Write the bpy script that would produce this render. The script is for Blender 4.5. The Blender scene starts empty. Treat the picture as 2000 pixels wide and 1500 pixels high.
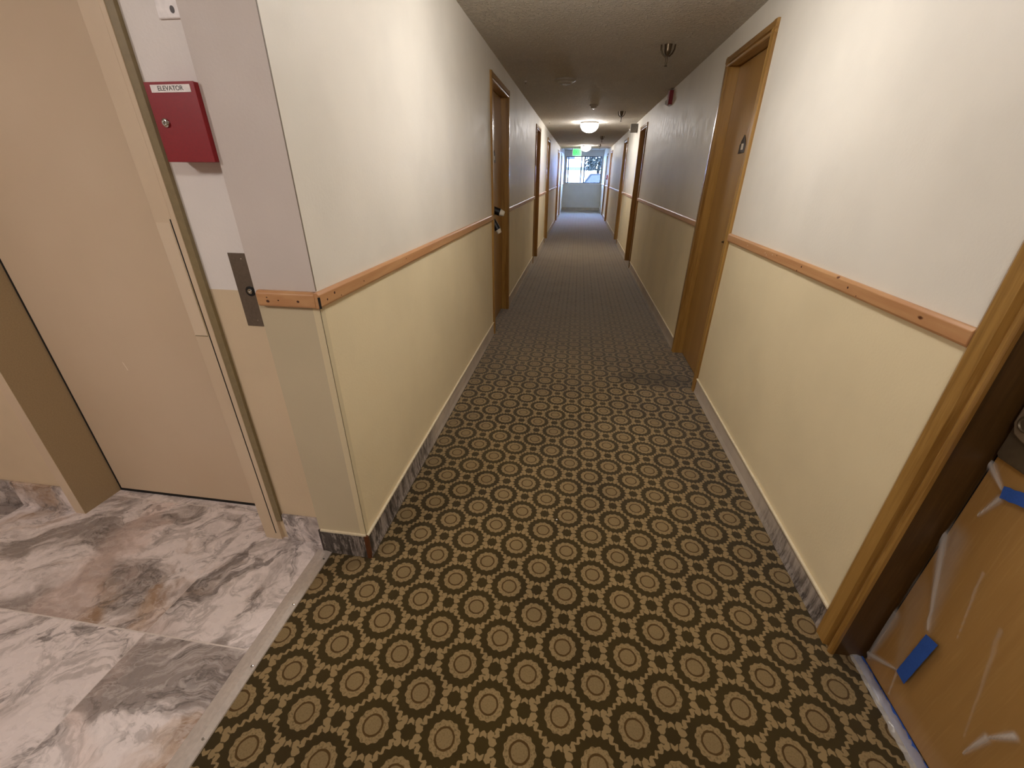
import bpy, bmesh, math, random
from mathutils import Vector, Matrix
random.seed(7)
sc = bpy.context.scene
COL = sc.collection

# ------------------------------------------------------------------ camera
cam_d = bpy.data.cameras.new('camera')
cam = bpy.data.objects.new('camera', cam_d)
COL.objects.link(cam)
cam_d.sensor_width = 36.0
cam_d.clip_start = 0.01
cam_d.clip_end = 200
sc.camera = cam
HC = 1.5                                             # eye height
def camera_from_vanishing_points(vp, vv):
    a = Vector((vp[0]-1000, -(vp[1]-750))); b = Vector((vv[0]-1000, -(vv[1]-750)))
    f = math.sqrt(-a.dot(b))
    Y = Vector((a.x, a.y, -f)).normalized()
    Z = -Vector((b.x, b.y, -f)).normalized()
    X = Y.cross(Z)
    return f, Matrix((X, Y, Z))                      # rows: world axes seen by the camera
F, R = camera_from_vanishing_points((1134, 343), (988, 2369))
cam_d.lens = 36.0*F/2000.0
cam.matrix_world = Matrix.Translation((0, 0, HC)) @ R.to_4x4()

# ------------------------------------------------------------------ world and exposure
w = bpy.data.worlds.new('world'); sc.world = w; w.use_nodes = True
bg = w.node_tree.nodes['Background']
bg.inputs['Color'].default_value = (0.30, 0.50, 1.0, 1)
bg.inputs['Strength'].default_value = 32.0
sc.view_settings.view_transform = 'Standard'
sc.view_settings.look = 'None'
sc.view_settings.exposure = 1.65
sc.view_settings.gamma = 1.0
sc.view_settings.use_curve_mapping = False
sc.cycles.max_bounces = 12
sc.cycles.diffuse_bounces = 8
sc.cycles.glossy_bounces = 4
sc.cycles.transparent_max_bounces = 12
sc.cycles.sample_clamp_indirect = 6.0
sc.cycles.caustics_reflective = False
sc.cycles.caustics_refractive = False
NEAR_LAMP = 13.5
FAR_LAMP = 19.0
BACK_FILL = 13.5
LAMP_COLOR = (1.0, 0.955, 0.93)
LOBBY_STRENGTH = 19.5
LOBBY_COLOR = (1.0, 0.90, 0.88)

# ------------------------------------------------------------------ materials
def srgb(r, g, b):
    f = lambda c: (c/255)/12.92 if c/255 <= 0.04045 else ((c/255+0.055)/1.055)**2.4
    return (f(r), f(g), f(b), 1)

class E:
    """A value in a material's node tree that can be written as arithmetic."""
    def __init__(s, nt, sock): s.nt = nt; s.s = sock
    def _m(s, op, *a):
        n = s.nt.nodes.new('ShaderNodeMath'); n.operation = op
        for i, v in enumerate((s,)+a):
            if isinstance(v, E): s.nt.links.new(v.s, n.inputs[i])
            else: n.inputs[i].default_value = v
        return E(s.nt, n.outputs[0])
    def __add__(s, o): return s._m('ADD', o)
    __radd__ = __add__
    def __mul__(s, o): return s._m('MULTIPLY', o)
    __rmul__ = __mul__
    def __sub__(s, o): return s._m('SUBTRACT', o)
    def __rsub__(s, o): return (s*-1.0)+o
    def __truediv__(s, o): return s._m('DIVIDE', o)
    def __lt__(s, o): return s._m('LESS_THAN', o)
    def __gt__(s, o): return s._m('GREATER_THAN', o)
    def abs(s): return s._m('ABSOLUTE')
    def sin(s): return s._m('SINE')
    def cos(s): return s._m('COSINE')
    def floor(s): return s._m('FLOOR')
    def round(s): return s._m('ROUND')
    def sqrt(s): return s._m('SQRT')
    def atan2(s, o): return s._m('ARCTAN2', o)
    def min(s, o): return s._m('MINIMUM', o)
    def max(s, o): return s._m('MAXIMUM', o)
    def smooth(s, a, b, lo=0.0, hi=1.0):
        n = s.nt.nodes.new('ShaderNodeMapRange'); n.interpolation_type = 'SMOOTHSTEP'
        s.nt.links.new(s.s, n.inputs[0])
        for k, v in zip((1, 2, 3, 4), (a, b, lo, hi)): n.inputs[k].default_value = v
        return E(s.nt, n.outputs[0])

class Mat:
    def __init__(s, name, color=(.5, .5, .5, 1), rough=.5, metal=0.0, spec=.5):
        s.m = bpy.data.materials.new(name); s.m.use_nodes = True
        s.nt = s.m.node_tree; s.b = s.nt.nodes['Principled BSDF']
        s.b.inputs['Base Color'].default_value = color
        s.b.inputs['Roughness'].default_value = rough
        s.b.inputs['Metallic'].default_value = metal
        s.b.inputs['Specular IOR Level'].default_value = spec
    def n(s, t): return s.nt.nodes.new(t)
    def l(s, a, b): s.nt.links.new(a, b)
    def coords(s):
        t = s.n('ShaderNodeTexCoord'); return t.outputs['Object']
    def xyz(s, v=None):
        x = s.n('ShaderNodeSeparateXYZ'); s.l(v if v else s.coords(), x.inputs[0])
        return [E(s.nt, x.outputs[i]) for i in range(3)]
    def vec(s, x, y, z):
        c = s.n('ShaderNodeCombineXYZ')
        for i, v in enumerate((x, y, z)):
            if isinstance(v, E): s.l(v.s, c.inputs[i])
            else: c.inputs[i].default_value = v
        return c.outputs[0]
    def scaled(s, v, sx, sy, sz):
        m = s.n('ShaderNodeVectorMath'); m.operation = 'MULTIPLY'; s.l(v, m.inputs[0]); m.inputs[1].default_value = (sx, sy, sz)
        return m.outputs[0]
    def noise(s, v, scale, detail=3, rough=.5, dist=0.0):
        n = s.n('ShaderNodeTexNoise'); s.l(v, n.inputs['Vector'])
        n.inputs['Scale'].default_value = scale; n.inputs['Detail'].default_value = detail
        n.inputs['Roughness'].default_value = rough; n.inputs['Distortion'].default_value = dist
        return E(s.nt, n.outputs[0])
    def noise_col(s, v, scale, detail=3):
        n = s.n('ShaderNodeTexNoise'); s.l(v, n.inputs['Vector'])
        n.inputs['Scale'].default_value = scale; n.inputs['Detail'].default_value = detail
        return n.outputs[1]
    def mix(s, f, a, b):
        n = s.n('ShaderNodeMix'); n.data_type = 'RGBA'
        if isinstance(f, E): s.l(f.s, n.inputs[0])
        else: n.inputs[0].default_value = f
        for k, v in ((6, a), (7, b)):
            if isinstance(v, tuple): n.inputs[k].default_value = v
            else: s.l(v, n.inputs[k])
        return n.outputs[2]
    def color(s, sock): s.l(sock, s.b.inputs['Base Color'])
    def rough(s, e): s.l(e.s, s.b.inputs['Roughness'])
    def bump(s, e, strength=.3, dist=.002):
        n = s.n('ShaderNodeBump'); n.inputs['Strength'].default_value = strength; n.inputs['Distance'].default_value = dist
        s.l(e.s, n.inputs['Height']); s.l(n.outputs[0], s.b.inputs['Normal'])

def wall_paint(name, upper, lower, split):
    M = Mat(name, rough=.5, spec=.38); v = M.coords(); x, y, z = M.xyz(v)
    blot = M.noise(v, 2.2, 3)
    up = M.mix(blot.smooth(.35, .7), upper, tuple(c*.93 for c in upper[:3])+(1,))
    lo = M.mix(blot.smooth(.35, .7), lower, tuple(c*.93 for c in lower[:3])+(1,))
    M.color(M.mix(z > split, lo, up))
    M.bump(M.noise(v, 95, 3, .6)+M.noise(v, 22, 2)*.6, .30, .0022)
    M.rough(M.noise(v, 12, 3).smooth(.2, .8, .44, .58))
    return M.m
m_wall = wall_paint('corridor_paint', srgb(233, 228, 216), srgb(236, 221, 184), 1.145)
m_lobbywall = wall_paint('lobby_paint', srgb(232, 226, 220), srgb(216, 196, 164), 1.15)
def ceiling_mat():
    M = Mat('textured_ceiling_paint', rough=.8, spec=.25); v = M.coords()
    n = M.noise(v, 48, 3, .6).smooth(.50, .66)
    M.color(M.mix(n, srgb(202, 194, 180), srgb(222, 215, 202)))
    M.bump(n+M.noise(v, 120, 2)*.3, .9, .012)
    return M.m
m_ceil = ceiling_mat()

def carpet_mat():
    M = Mat('patterned_carpet', rough=.95, spec=.1)
    v = M.coords()
    nc = M.noise_col(v, 60, 2)
    sub = M.n('ShaderNodeVectorMath'); sub.operation = 'MULTIPLY_ADD'
    M.l(nc, sub.inputs[0]); sub.inputs[1].default_value = (.005, .005, 0); M.l(v, sub.inputs[2])
    x, y, z = M.xyz(sub.outputs[0])
    U, V = .225, .2145
    u = (x-(-.1665))/U; q = (y-.923)/V
    def near(u, q):
        a = (u-u.round())*U; b = (q-q.round())*V
        return a, b
    ax, ay = near(u, q); bx, by = near(u+.5, q+.5)
    ra = (ax*ax+ay*ay).sqrt(); rb = (bx*bx+by*by).sqrt()
    ta = ay.atan2(ax); tb = by.atan2(bx)
    sel = ra < rb
    r = ra.min(rb); t = ta*sel+tb*(1.0-sel)
    cx, cy = near(u+.5, q); dx, dy = near(u, q+.5)
    rc = (cx*cx+cy*cy).sqrt(); rd = (dx*dx+dy*dy).sqrt(); ro = rc.min(rd)
    sel2 = rc < rd; to = cy.atan2(cx)*sel2+dy.atan2(dx)*(1.0-sel2)
    # pale lattice of leaves between the dark rounds
    leaf = (t*22.0).cos()
    outer = (r-(leaf*.0034)-(M.noise(v, 130, 2, .6)-.5)*.006).smooth(.0722, .0738)
    nick = ((t*11.0).sin().abs()+M.noise(v, 110, 2, .6)*.5-.2).smooth(.14, .40)          # dark slits between the leaves
    cut = (ro-((to*8.0).cos()*.0016)).smooth(.0215, .0235)
    ring2 = ((to*4.0).sin().abs()).smooth(.02, .2)
    lat = outer*cut*(nick*.85+.15)
    # rosette
    ro_in = r.smooth(.0298, .0318); ro_out = (r-((t*13.0).cos()*.0018)).smooth(.0482, .0466)
    mott = M.noise(v, 150, 2, .6).smooth(.30, .55, .45, 1.0)
    ros = ro_in*ro_out*mott
    disc = r.smooth(.0262, .0248)*M.noise(v, 240, 2, .6).smooth(.25, .6, .58, .84)
    ringm = r.smooth(.0320, .0300)*r.smooth(.0245, .0262)
    light = lat.max(ros).max(disc)
    pile = M.noise(v, 900, 2, .7)
    big = M.noise(v, 1.6, 4, .6)
    dark = M.mix(big.smooth(.4, .62), srgb(67, 54, 22), srgb(58, 46, 19))
    pale = M.mix(big.smooth(.35, .65), srgb(158, 134, 92), srgb(146, 124, 86))
    base = M.mix(light, dark, pale)
    base = M.mix(ringm, base, srgb(84, 62, 28))
    base = M.mix(pile.smooth(.3, .7)*.25, base, srgb(44, 34, 15))
    # greyer, lower-contrast tone from mid corridor onward
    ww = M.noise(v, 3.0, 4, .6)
    far_tone = y.smooth(2.6, 5.5)*ww.smooth(.2, .6, .6, 1.0)*.70
    base = M.mix(far_tone, base, srgb(142, 130, 110))
    # darker lengthwise stripes at the pattern's column spacing, farther down the corridor
    sx = ((x+.1665)*(2*math.pi/.1125)).cos().smooth(.90, 1.0)
    base = M.mix(sx*y.smooth(3.5, 6.0)*.5, base, srgb(56, 48, 36))
    # soiled patch by the right doorway
    ddx = x-.74; ddy = y-3.22
    st = (ddx*ddx*.5+ddy*ddy*3.0+M.noise(v, 7, 3)*.10).smooth(.13, .07)
    base = M.mix(st*.45, base, srgb(36, 28, 12))
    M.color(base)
    M.b.inputs['Sheen Weight'].default_value = .6
    M.b.inputs['Sheen Roughness'].default_value = .4
    M.b.inputs['Sheen Tint'].default_value = (.8, .8, .85, 1)
    M.bump(pile+light*.6, .5, .002)
    return M.m
m_carpet = carpet_mat()

def marble_mat(name, tiles=True):
    M = Mat(name, rough=.16, spec=.5)
    v = M.coords(); x, y, z = M.xyz(v)
    TX, TY = 1.2, .61
    gx = (x+1.45)/TX; gy = (y-.745)/TY
    ix, iy = gx.floor(), gy.floor()
    off = M.vec(x+ix*3.7+iy*1.9, y*1.0+iy*5.3+ix*2.1, z)
    warp = M.n('ShaderNodeVectorMath'); warp.operation = 'MULTIPLY_ADD'
    M.l(M.noise_col(off, 2.6, 4), warp.inputs[0]); warp.inputs[1].default_value = (.55, .38, .3); M.l(off, warp.inputs[2])
    p = warp.outputs[0]
    rot = M.n('ShaderNodeVectorRotate'); rot.rotation_type = 'Z_AXIS'; rot.inputs['Angle'].default_value = -.55; M.l(p, rot.inputs['Vector'])
    st = M.scaled(rot.outputs[0], 1.0, 1.7, 1.0)
    cloud = M.noise(st, 2.1, 8, .62, .5)
    c = M.mix(cloud.smooth(.40, .54), srgb(150, 139, 133), srgb(232, 221, 217))
    mott = M.noise(st, 7.0, 7, .7, .9)
    c = M.mix(mott.smooth(.50, .60)*.5, c, srgb(146, 136, 130))
    br = M.noise(M.scaled(st, 1, 1.2, 1), 1.25, 5, .55, .8)
    c = M.mix(br.smooth(.56, .68)*.7, c, srgb(176, 146, 116))
    bands = M.noise(p, 1.5, 3, .5, 1.4)
    rings = ((bands*46.0).sin()).smooth(.1, 1.0)*br.smooth(.55, .66)
    c = M.mix(rings*.55, c, srgb(138, 104, 74))
    vn = M.noise(st, 3.0, 6, .6, .6)
    vein = (vn-.5).abs().smooth(.022, .002)
    c = M.mix(vein*.6*cloud.smooth(.60, .46), c, srgb(92, 84, 80))
    dk = M.noise(st, 2.4, 7, .65, 1.3)
    c = M.mix(dk.smooth(.575, .63)*.72, c, srgb(96, 88, 84))
    pk = M.noise(p, 1.1, 4, .5, .6)
    c = M.mix(pk.smooth(.54, .62)*.5, c, srgb(226, 200, 188))
    vn2 = M.noise(M.scaled(st, .8, 1.4, 1), 5.5, 5, .6, .4)
    c = M.mix((vn2-.5).abs().smooth(.03, .004)*.25, c, srgb(232, 222, 216))
    if tiles:
        fx = (gx-gx.round()).abs()*TX; fy = (gy-gy.round()).abs()*TY
        g = (fx.smooth(.0022, .0012)*.6).max(fy.smooth(.0032, .0018))
        c = M.mix(g, c, srgb(216, 206, 198))
    M.color(c)
    M.rough(M.noise(v, 30, 3).smooth(.3, .8, .22, .38))
    return M.m
m_marble = marble_mat('marble_tile')
m_marblebase = marble_mat('marble_skirting', False)

def wood_mat(name, dark, mid, light, axis='z', rough=.3, sc_=1.0):
    M = Mat(name, rough=rough, spec=.5); v = M.coords()
    s = {'z': (26, 26, 1.3), 'y': (26, 1.3, 26)}[axis]
    p = M.scaled(v, *[a*sc_ for a in s])
    g = M.noise(p, 1.0, 5, .6, .35)
    fine = M.noise(M.scaled(v, *[a*6 for a in s]), 1.0, 2, .5)
    c = M.mix(g.smooth(.35, .62), dark, mid)
    c = M.mix(fine.smooth(.5, .75)*.5, c, light)
    M.color(c); M.bump(fine+g, .12, .0008)
    M.b.inputs['Coat Weight'].default_value = .25; M.b.inputs['Coat Roughness'].default_value = .22
    return M.m
m_oak = wood_mat('varnished_oak', srgb(132, 94, 42), srgb(166, 126, 64), srgb(182, 142, 80))
m_oakh = wood_mat('varnished_oak_head', srgb(132, 94, 42), srgb(166, 126, 64), srgb(182, 142, 80), 'y')
m_oakshade = wood_mat('shaded_oak_jamb', srgb(66, 44, 17), srgb(80, 54, 22), srgb(94, 66, 30), rough=.45)  # oak darkened to hold the shade on the nearest right door's jambs
m_leaf = wood_mat('door_veneer', srgb(158, 118, 62), srgb(168, 128, 70), srgb(176, 138, 80), 'z', .34, .35)
def rail_mat():
    M = Mat('orange_rail_paint', rough=.36); v = M.coords(); x, y, z = M.xyz(v)
    n = M.noise(M.scaled(v, 9, 2, 26), 1, 5, .6)
    c = M.mix(n.smooth(.35, .7), srgb(186, 136, 92), srgb(198, 152, 106))
    sp = M.n('ShaderNodeTexVoronoi'); M.l(M.scaled(v, 7, 7, 15), sp.inputs['Vector']); sp.inputs['Scale'].default_value = 1.0
    d = E(M.nt, sp.outputs['Distance'])
    c = M.mix((d+M.noise(v, 60, 2)*.12).smooth(.155, .11), c, srgb(92, 48, 24))
    M.color(c); return M.m
m_rail = rail_mat()

def residue_mat():
    """Wall foot left bare where a cove strip was pulled off: pale paint and scraped grey glue."""
    M = Mat('scraped_wall_foot', rough=.7); v = M.coords(); x, y, z = M.xyz(v)
    pale = M.mix(M.noise(v, 6, 3).smooth(.3, .7), srgb(196, 184, 168), srgb(184, 172, 158))
    st = M.noise(M.scaled(v, 55, 55, 7), 1, 5, .7)
    bl = M.noise(v, 5.5, 4, .6)
    glue = M.mix(st.smooth(.36, .60), srgb(74, 66, 60), srgb(164, 154, 146))
    near = (y+(bl-.5)*1.5).smooth(2.5, 1.55)*(1.0 - (x > 0))+(y+(bl-.5)*1.1+z*2.5).smooth(1.92, 1.45)*(x > 0)
    c = M.mix(near, pale, glue)
    dk = (M.noise(M.scaled(v, 22, 22, 9), 1, 4, .7)+(1.7-y).max(0.0)*(1.0-(x > 0))*.22).smooth(.55, .66)*near
    c = M.mix(dk*.8, c, srgb(40, 34, 28))
    sc2 = M.noise(M.scaled(v, 160, 160, 5), 1, 3, .6).smooth(.66, .72)*near
    c = M.mix(sc2*.7, c, srgb(214, 206, 198))
    M.color(c); M.bump(st, .3, .002); return M.m
m_residue = residue_mat()

def plain(name, col, rough=.5, metal=0.0, spec=.5, bump=0.0, scale=60):
    M = Mat(name, col, rough, metal, spec); v = M.coords()
    n = M.noise(v, scale, 3)
    M.color(M.mix(n.smooth(.3, .7), col, tuple(c*.88 for c in col[:3])+(1,)))
    if bump: M.bump(n, bump, .001)
    return M.m
m_lip = plain('cream_paint_edge', srgb(234, 222, 192), .45)
m_brownedge = plain('brown_strip_edge', srgb(96, 52, 26), .5)
m_bead = Mat('corner_bead_paint', srgb(218, 204, 168), .5).m
m_beadshadow = plain('corner_bead_shadow', srgb(128, 116, 98), .5)
def elevator_mat():
    M = Mat('elevator_enamel', rough=.38); v = M.coords(); x, y, z = M.xyz(v)
    c = M.mix(M.noise(v, 1.5, 3).smooth(.3, .7), srgb(214, 194, 166), srgb(208, 187, 158))
    a = x+1.914; b = z-.74                               # a short pale scratch on the left of the leaf
    l1 = (a+b*.25).abs().smooth(.003, .0015)*b.abs().smooth(.022, .016)*(y > 1.36)
    c = M.mix(l1, c, srgb(236, 222, 204))
    M.color(c); M.bump(M.noise(v, 260, 2), .12, .001); return M.m
m_elev = elevator_mat()
m_elevjamb = plain('elevator_frame_enamel', srgb(176, 156, 122), .36, bump=.1, scale=200)
m_olive = plain('olive_shade_and_seam', srgb(138, 122, 88), .4)  # darker copy holding the shade of the frame's side face; also the patch seam
m_filler = Mat('filler_paint', srgb(217, 198, 171), .5).m
m_knot = plain('dark_knot', srgb(70, 34, 18), .7)
m_black = plain('black_gap', srgb(24, 20, 16), .8)
m_red = plain('red_enamel', srgb(142, 16, 28), .42, bump=.12, scale=220)
m_whiteplastic = plain('white_plastic', srgb(246, 240, 236), .4)
m_steel = plain('brushed_steel', srgb(128, 118, 106), .38, .75, bump=.1, scale=120)
m_chrome = plain('polished_chrome', srgb(210, 208, 204), .15, 1.0)
m_brass = plain('tarnished_brass', srgb(96, 82, 64), .3, .8)
m_alu = plain('aluminium_threshold', srgb(206, 196, 186), .36, .35, bump=.25, scale=80)
m_greyplastic = plain("grey_plastic", srgb(112, 106, 98), .5)
m_darkgrey = plain('dark_plastic', srgb(62, 52, 46), .45)
m_blackplastic = plain('black_plastic', srgb(14, 13, 12), .4)
m_cap = plain('cream_cap_plastic', srgb(226, 216, 196), .5)
m_bluetape = plain('blue_masking_tape', srgb(40, 84, 168), .6, bump=.3, scale=300)
m_det = plain('detector_plastic', srgb(178, 170, 156), .5)
m_ink = plain('grey_print', srgb(96, 92, 90), .6)
m_cream = plain('pale_fleck', srgb(236, 226, 208), .5)
m_frame = plain('window_aluminium', srgb(110, 118, 134), .6)
m_lens = plain('clear_lens', srgb(226, 224, 220), .12)
m_locks = plain('satin_lock_metal', srgb(150, 132, 108), .42, .55, bump=.15, scale=200)
m_lockd = plain('satin_lock_metal_edge', srgb(104, 90, 70), .45, .5)

def emis(name, col, s):
    m = bpy.data.materials.new(name); m.use_nodes = True; nt = m.node_tree
    b = nt.nodes['Principled BSDF']; b.inputs['Base Color'].default_value = col
    b.inputs['Emission Color'].default_value = col; b.inputs['Emission Strength'].default_value = s
    b.inputs['Roughness'].default_value = .3
    return m
m_dome = emis('lit_glass_dome', LAMP_COLOR+(1,), FAR_LAMP)
m_backfill = emis('back_fill_dome', LAMP_COLOR+(1,), BACK_FILL)
m_neardome = emis('lit_near_glass_dome', LAMP_COLOR+(1,), NEAR_LAMP)
m_lobbydome = emis('lit_lobby_dome', LOBBY_COLOR+(1,), LOBBY_STRENGTH)
m_exitpanel = emis('lit_green_panel', (.05, .55, .13, 1), .42)
m_exittext = emis('lit_green_letters', (.005, .24, .03, 1), .42)
m_exitrim = emis('lit_pale_rim', (.35, .75, .42, 1), .42)

FOLDS = [((1.028, .60), (.924, .335), .016, .55), ((1.0, .62), (.926, .335), .035, .20), ((1.028, .848), (.972, .812), .012, .5), ((1.026, .05), (.929, .128), .010, .6),
         ((1.026, .26), (1.020, .04), .022, .4), ((.965, .79), (.985, .715), .0075, .55), ((.66, .346), (.69, .27), .008, .7), ((.69, .27), (.70, .17), .008, .6), ((1.01, .40), (.93, .14), .05, .12),
         ((.928, .13), (.91, .03), .004, .35), ((.90, .60), (.86, .40), .004, .25), ((.80, .52), (.72, .20), .006, .18)]
def fold_amount(y, z):
    v = 0
    for (a, b), (c, d), wdt, amt in FOLDS:
        L2 = (c-a)**2+(d-b)**2; t = max(0, min(1, ((y-a)*(c-a)+(z-b)*(d-b))/L2))
        ds = math.hypot(y-a-t*(c-a), z-b-t*(d-b)); ww = wdt*(1.0-.65*t)
        v = max(v, amt*math.exp(-(ds/ww)**2))
    return v
def film_mat(name, lo, hi):
    m = bpy.data.materials.new(name); m.use_nodes = True; nt = m.node_tree
    nt.nodes.clear()
    out = nt.nodes.new('ShaderNodeOutputMaterial'); tr = nt.nodes.new('ShaderNodeBsdfTransparent')
    gl = nt.nodes.new('ShaderNodeBsdfPrincipled'); gl.inputs['Base Color'].default_value = (.75, .72, .68, 1); gl.inputs['Roughness'].default_value = .18
    mx = nt.nodes.new('ShaderNodeMixShader'); lw = nt.nodes.new('ShaderNodeLayerWeight'); lw.inputs[0].default_value = .22
    mr = nt.nodes.new('ShaderNodeMapRange'); mr.inputs[1].default_value = .34; mr.inputs[2].default_value = .9; mr.inputs[3].default_value = lo; mr.inputs[4].default_value = hi
    nt.links.new(lw.outputs['Facing'], mr.inputs[0])
    at_ = nt.nodes.new('ShaderNodeAttribute'); at_.attribute_name = 'fold'; mxm = nt.nodes.new('ShaderNodeMath'); mxm.operation = 'MAXIMUM'
    nt.links.new(mr.outputs[0], mxm.inputs[0]); nt.links.new(at_.outputs['Fac'], mxm.inputs[1]); nt.links.new(mxm.outputs[0], mx.inputs[0])
    nt.links.new(tr.outputs[0], mx.inputs[1]); nt.links.new(gl.outputs[0], mx.inputs[2]); nt.links.new(mx.outputs[0], out.inputs[0])
    tc = nt.nodes.new('ShaderNodeTexCoord'); no = nt.nodes.new('ShaderNodeTexNoise'); no.inputs['Scale'].default_value = 26; no.inputs['Detail'].default_value = 4
    bp = nt.nodes.new('ShaderNodeBump'); bp.inputs['Strength'].default_value = .5; bp.inputs['Distance'].default_value = .004
    nt.links.new(tc.outputs['Object'], no.inputs['Vector']); nt.links.new(no.outputs[0], bp.inputs['Height'])
    nt.links.new(bp.outputs[0], gl.inputs['Normal']); nt.links.new(bp.outputs[0], lw.inputs['Normal'])
    return m
m_film = film_mat('clear_plastic_film', .015, .75)
m_film2 = film_mat('crumpled_milky_film', .30, .85)
def glass_mat():
    m = bpy.data.materials.new('window_glass'); m.use_nodes = True; nt = m.node_tree
    nt.nodes.clear()
    out = nt.nodes.new('ShaderNodeOutputMaterial'); tr = nt.nodes.new('ShaderNodeBsdfTransparent'); gs = nt.nodes.new('ShaderNodeBsdfGlossy')
    gs.inputs['Roughness'].default_value = .02
    fr = nt.nodes.new('ShaderNodeFresnel'); fr.inputs[0].default_value = 1.45; mx = nt.nodes.new('ShaderNodeMixShader')
    nt.links.new(fr.outputs[0], mx.inputs[0]); nt.links.new(tr.outputs[0], mx.inputs[1]); nt.links.new(gs.outputs[0], mx.inputs[2]); nt.links.new(mx.outputs[0], out.inputs[0])
    return m
m_glass = glass_mat()

# ------------------------------------------------------------------ mesh helpers
def bx(bm, x0, x1, y0, y1, z0, z1):
    vs = [bm.verts.new((x, y, z)) for x in (x0, x1) for y in (y0, y1) for z in (z0, z1)]
    for f in ((0, 1, 3, 2), (4, 6, 7, 5), (0, 4, 5, 1), (2, 3, 7, 6), (0, 2, 6, 4), (1, 5, 7, 3)):
        bm.faces.new([vs[i] for i in f])
def prism(bm, pts, axis, a0, a1):
    """pts: 2-D outline in the two other axes (in x, y, z order); extruded from a0 to a1 along axis."""
    def P(p, a):
        l = list(p); l.insert('xyz'.index(axis), a); return l
    A = [bm.verts.new(P(p, a0)) for p in pts]; B = [bm.verts.new(P(p, a1)) for p in pts]
    bm.faces.new(A); bm.faces.new(B[::-1])
    n = len(pts)
    for i in range(n): bm.faces.new([A[i], B[i], B[(i+1) % n], A[(i+1) % n]])
def lathe(bm, prof, origin, direction=(0, 0, 1), seg=32, squash=1.0):
    """prof: list of (radius, distance along direction)."""
    d = Vector(direction).normalized(); q = d.to_track_quat('Z', 'Y').to_matrix(); o = Vector(origin)
    rings = []
    for r, h in prof:
        if r < 1e-6: rings.append([bm.verts.new(o+d*h)])
        else: rings.append([bm.verts.new(o+q @ Vector((r*math.cos(2*math.pi*i/seg), r*squash*math.sin(2*math.pi*i/seg), h))) for i in range(seg)])
    for a, b in zip(rings, rings[1:]):
        for i in range(seg):
            j = (i+1) % seg
            if len(a) == 1 and len(b) == 1: continue
            if len(a) == 1: bm.faces.new([a[0], b[i], b[j]])
            elif len(b) == 1: bm.faces.new([a[i], b[0], a[j]])
            else: bm.faces.new([a[i], b[i], b[j], a[j]])
    for rg, fl in ((rings[0], True), (rings[-1], False)):
        if len(rg) > 1: bm.faces.new(rg if not fl else rg[::-1])
def tube(bm, pts, r, seg=10):
    pts = [Vector(p) for p in pts]; prev = None
    for i, p in enumerate(pts):
        t = (pts[min(i+1, len(pts)-1)]-pts[max(i-1, 0)]).normalized()
        q = t.to_track_quat('Z', 'Y').to_matrix()
        ring = [bm.verts.new(p+q @ Vector((r*math.cos(2*math.pi*k/seg), r*math.sin(2*math.pi*k/seg), 0))) for k in range(seg)]
        if prev:
            for k in range(seg): bm.faces.new([prev[k], ring[k], ring[(k+1) % seg], prev[(k+1) % seg]])
        else: bm.faces.new(ring[::-1])
        prev = ring
    bm.faces.new(prev)
def obj(name, bm, mat, parent=None, bevel=0.0, smooth=False, origin=None):
    bmesh.ops.recalc_face_normals(bm, faces=bm.faces)
    me = bpy.data.meshes.new(name); bm.to_mesh(me); bm.free()
    me.materials.append(mat)
    if smooth:
        for p in me.polygons: p.use_smooth = True
        me.set_sharp_from_angle(angle=math.radians(40))
    o = bpy.data.objects.new(name, me); COL.objects.link(o)
    if parent: o.parent = parent
    if bevel:
        b = o.modifiers.new('bevel', 'BEVEL'); b.width = bevel; b.segments = 2; b.limit_method = 'ANGLE'
    return o
def tag(o, label, cat, group=None, kind=None):
    o['label'] = label; o['category'] = cat
    if group: o['group'] = group
    if kind: o['kind'] = kind
    return o
def thing(name, label, cat, loc=(0, 0, 0), group=None, kind=None):
    o = bpy.data.objects.new(name, None); COL.objects.link(o); o.location = loc; o.empty_display_size = .05
    return tag(o, label, cat, group, kind)
def new(): return bmesh.new()
def box(name, mat, dims, parent=None, bevel=0.0):
    bm = new(); bx(bm, *dims); return obj(name, bm, mat, parent, bevel)

# ------------------------------------------------------------------ room shell
XL, XR = -.792, 1.0
ZC = 2.41; ZE = 2.54; YE = 22.1; YB = -4.5; XLB = -3.9; YF = 1.19; YW = 1.235; YCE = 18.1
XT = -.975                                            # carpet edge at the lobby
LEFT = [(4.09, 5.08), (8.07, 8.93), (10.80, 11.72), (15.70, 16.72), (18.20, 19.10)]
RIGHT = [(.10, 1.130), (3.045, 3.925), (7.95, 8.80), (10.98, 11.86), (15.95, 16.85), (18.55, 19.40)]
DTOP = 2.265; CW = .062                               # outer top of the casing, casing width

bm = new(); bx(bm, XT, XR+.15, YB, YF+.05, -.05, 0); bx(bm, XL-.16, XR+.15, YF+.05, YE, -.05, 0)
tag(obj('floor', bm, m_carpet), 'olive and tan medallion patterned carpet running down the corridor', 'carpet', kind='structure')
bm = new(); bx(bm, XLB, XT-.02, YB, 1.55, -.05, .0)
tag(obj('floor', bm, m_marble), 'grey and pink marble tiles in front of the elevator', 'tile floor', kind='structure')
bm = new(); bx(bm, XLB-.1, XR+.3, YB-.1, YCE, ZC, ZC+.05); bx(bm, XL-.3, XR+.3, YCE, YE+.2, ZE, ZE+.05); bx(bm, XL-.3, XR+.3, YCE-.02, YCE, ZC, ZE+.05)
tag(obj('ceiling', bm, m_ceil), 'rough textured beige ceiling over the corridor', 'ceiling', kind='structure')

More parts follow.
